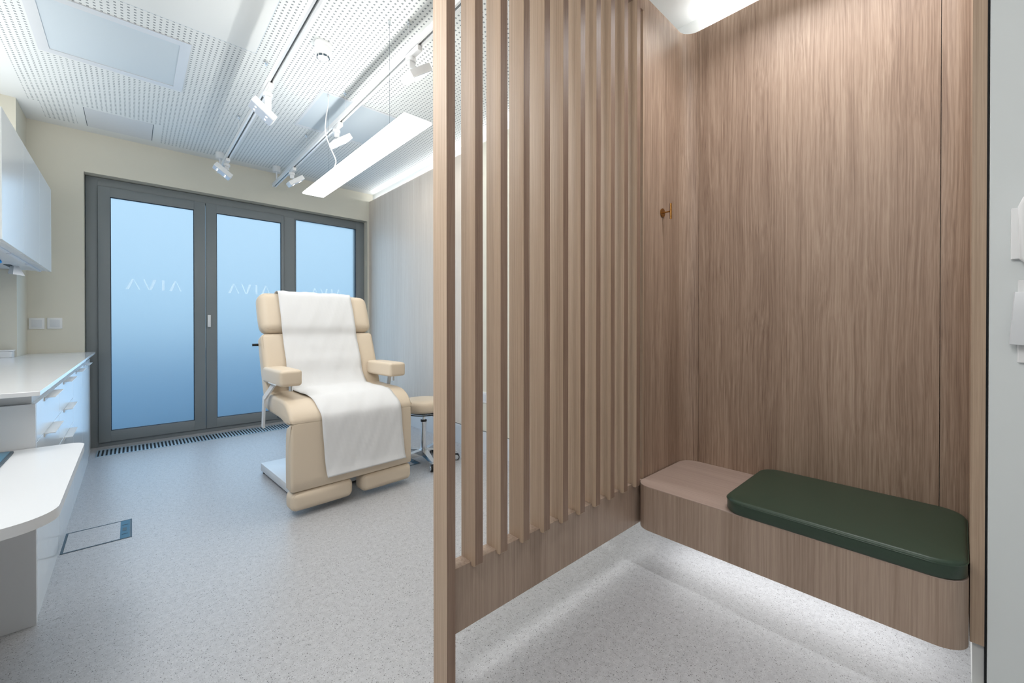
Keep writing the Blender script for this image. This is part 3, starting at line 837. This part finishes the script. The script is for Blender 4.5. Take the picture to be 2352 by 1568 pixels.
sd = thing('smoke_detector', 'round white smoke detector on the perforated ceiling', 'smoke detector', (.93, 2.845, ZC))
obj('base', lathe([(0, 0), (.052, 0), (.054, -.004), (.054, -.022), (.05, -.028), (0, -.028)], 40), M_['white_plastic'], sd, smooth=40)
obj('head', lathe([(0, -.0285), (.05, -.0285), (.052, -.04), (.05, -.065), (.042, -.078), (.036, -.082), (.034, -.094), (.022, -.101), (0, -.103)], 40), M_['white_plastic'], sd, smooth=40)
b = bmesh.new()
for k in range(8):
    a = 2*PI*k/8
    t_ = bmesh.new(); add_box(t_, .0345, .0385, -.010, .010, -.093, -.083); merge(b, t_, 0, Matrix.Rotation(a, 4, 'Z'))
obj('vent_slots', b, M_['slate'], sd)

def ceiling_panel(x0, x1, y0, y1, bw, label):
    t = thing('ceiling_panel', label, 'ceiling panel', ((x0+x1)/2, (y0+y1)/2, ZC), group='square inset ceiling panels')
    w, d = (x1-x0)/2, (y1-y0)/2
    b = bmesh.new()
    add_box(b, -w-bw, w+bw, -d-bw, -d, -.006, 0); add_box(b, -w-bw, w+bw, d, d+bw, -.006, 0)
    add_box(b, -w-bw, -w, -d, d, -.006, 0); add_box(b, w, w+bw, -d, d, -.006, 0)
    obj('frame', b, M_['white_satin'], t)
    obj('inset', box(-w, w, -d, d, -.0012, 0), M_['panel_grey'], t)
    return t
ceiling_panel(-.40, .239, 3.49, 4.12, .055, 'blue-grey inset ceiling panel with wide white frame, upper left')
ceiling_panel(1.12, 1.738, 3.42, 4.13, .02, 'blue-grey inset ceiling panel above the pendant lamp')
hp = thing('access_hatch', 'plain white ceiling hatch with two dark side slits near the window wall', 'ceiling hatch', (-.075, 5.26, ZC))
obj('panel', box(-.222, .222, -.225, .225, -.002, 0), M_['white_satin'], hp)
obj('slit', box(-.226, -.2225, -.22, .22, -.0022, 0), M_['slate'], hp); obj('slit', box(.2225, .226, -.22, .22, -.0022, 0), M_['slate'], hp)
b = bmesh.new(); add_box(b, .6225, .6255, 1.3, 3.25, ZC-.0008, ZC); add_box(b, -.06, .6225, 3.25, 3.2525, ZC-.0008, ZC)
struct('trim_4', b, M_['panel_grey'])

# ------------------------------------------------------------------ lights
def area(name, loc, rot, sx, sy, power, col=(1, 1, 1), spread=180):
    l = bpy.data.lights.new(name, 'AREA'); l.shape = 'RECTANGLE'; l.size = sx; l.size_y = sy; l.energy = power; l.color = col
    l.spread = math.radians(spread)
    o = bpy.data.objects.new(name, l); C.objects.link(o); o.location = loc; o.rotation_euler = rot
    return o
UP = (PI, 0, 0)
cool = (.97, .99, 1.0); warm = (1, .98, .95)
COVE = (0, math.radians(152), 0)
area('pendant_uplight', (1.165, 2.93, 2.372), UP, .05, 1.7, 6.2, (1, 1, .98))
area('window_daylight', (1.05, 5.60, 1.35), (-PI/2, 0, 0), 2.5, 2.3, 18, (.40, .68, 1.0))
area('cove_treatment', (2.487, 3.5, 2.936), COVE, .03, 4.2, 14, cool)
area('cabinet_uplight', (-.75, 4.1, 2.37), UP, .2, 2.0, 5.5, (1, 1, .98))
area('cabinet_underlight', (-.565, 4.1, 1.64), (0, 0, 0), .015, 1.4, .8, cool)
area('cove_niche', (2.487, .55, 2.934), COVE, .03, .95, 4.5, cool)
area('bench_led', (2.15, .55, .176), (0, 0, 0), .25, 1.0, 1.9, cool)
area('niche_strip', (2.05, .42, 3.0), (0, 0, 0), .06, .8, 8, (.98, .985, 1), 130)
area('front_fill', (-.3, 1.25, 3.0), (math.radians(25), 0, 0), .6, .8, 6, (1, .985, .97))  # unseen fill lamp, added to brighten the front of the chair
area('slat_side_fill', (-.62, 2.3, 2.75), Vector((2.0, -1.15, -1.4)).to_track_quat('-Z', 'Y').to_euler(), .6, .5, 17, (1, .985, .97))  # unseen fill lamp, added to light the left faces of the slats
area('entrance_fill', (-.55, .5, 2.6), Vector((1, -.04, -.5)).to_track_quat('-Z', 'Y').to_euler(), .6, .6, 13.5, (1, .98, .96))  # no fitting here: fill added for the niche back wall and bench
area('treatment_fill_left', (.1, 2.6, 3.0), (0, 0, 0), .9, 1.2, 8.5, warm)  # fill added below the ceiling for overall room brightness
area('treatment_fill_right', (1.8, 3.2, 3.0), (0, 0, 0), .4, 2.6, 10, warm)  # second added room fill, on the cladding side

w = bpy.data.worlds.new('World'); sc.world = w; w.use_nodes = True
nt = w.node_tree; bg = nt.nodes['Background']
tc = nt.nodes.new('ShaderNodeTexCoord'); sp = nt.nodes.new('ShaderNodeSeparateXYZ'); nt.links.new(tc.outputs['Generated'], sp.inputs[0])
mr = nt.nodes.new('ShaderNodeMapRange'); mr.inputs['From Min'].default_value = -.25; mr.inputs['From Max'].default_value = .35
nt.links.new(sp.outputs[2], mr.inputs['Value'])
rp = nt.nodes.new('ShaderNodeValToRGB'); e = rp.color_ramp.elements
e[0].color = (.24, .44, .62, 1); e[1].color = (.46, .67, .86, 1)
nt.links.new(mr.outputs['Result'], rp.inputs['Fac']); nt.links.new(rp.outputs['Color'], bg.inputs['Color'])
bg.inputs['Strength'].default_value = 1.08

# ------------------------------------------------------------------ camera
F = 948.556; YAW = math.radians(42.602); PITCH = math.radians(.282)
cam = bpy.data.cameras.new('camera'); co = bpy.data.objects.new('camera', cam); C.objects.link(co)
cam.sensor_fit = 'HORIZONTAL'; cam.sensor_width = 36.0; cam.lens = F*36/2352
cam.shift_x = 0; cam.shift_y = -(784-752.356)/2352
cam.clip_start = .02
co.location = (0, 0, 1.2); co.rotation_euler = (PI/2-PITCH, 0, -YAW)
sc.camera = co
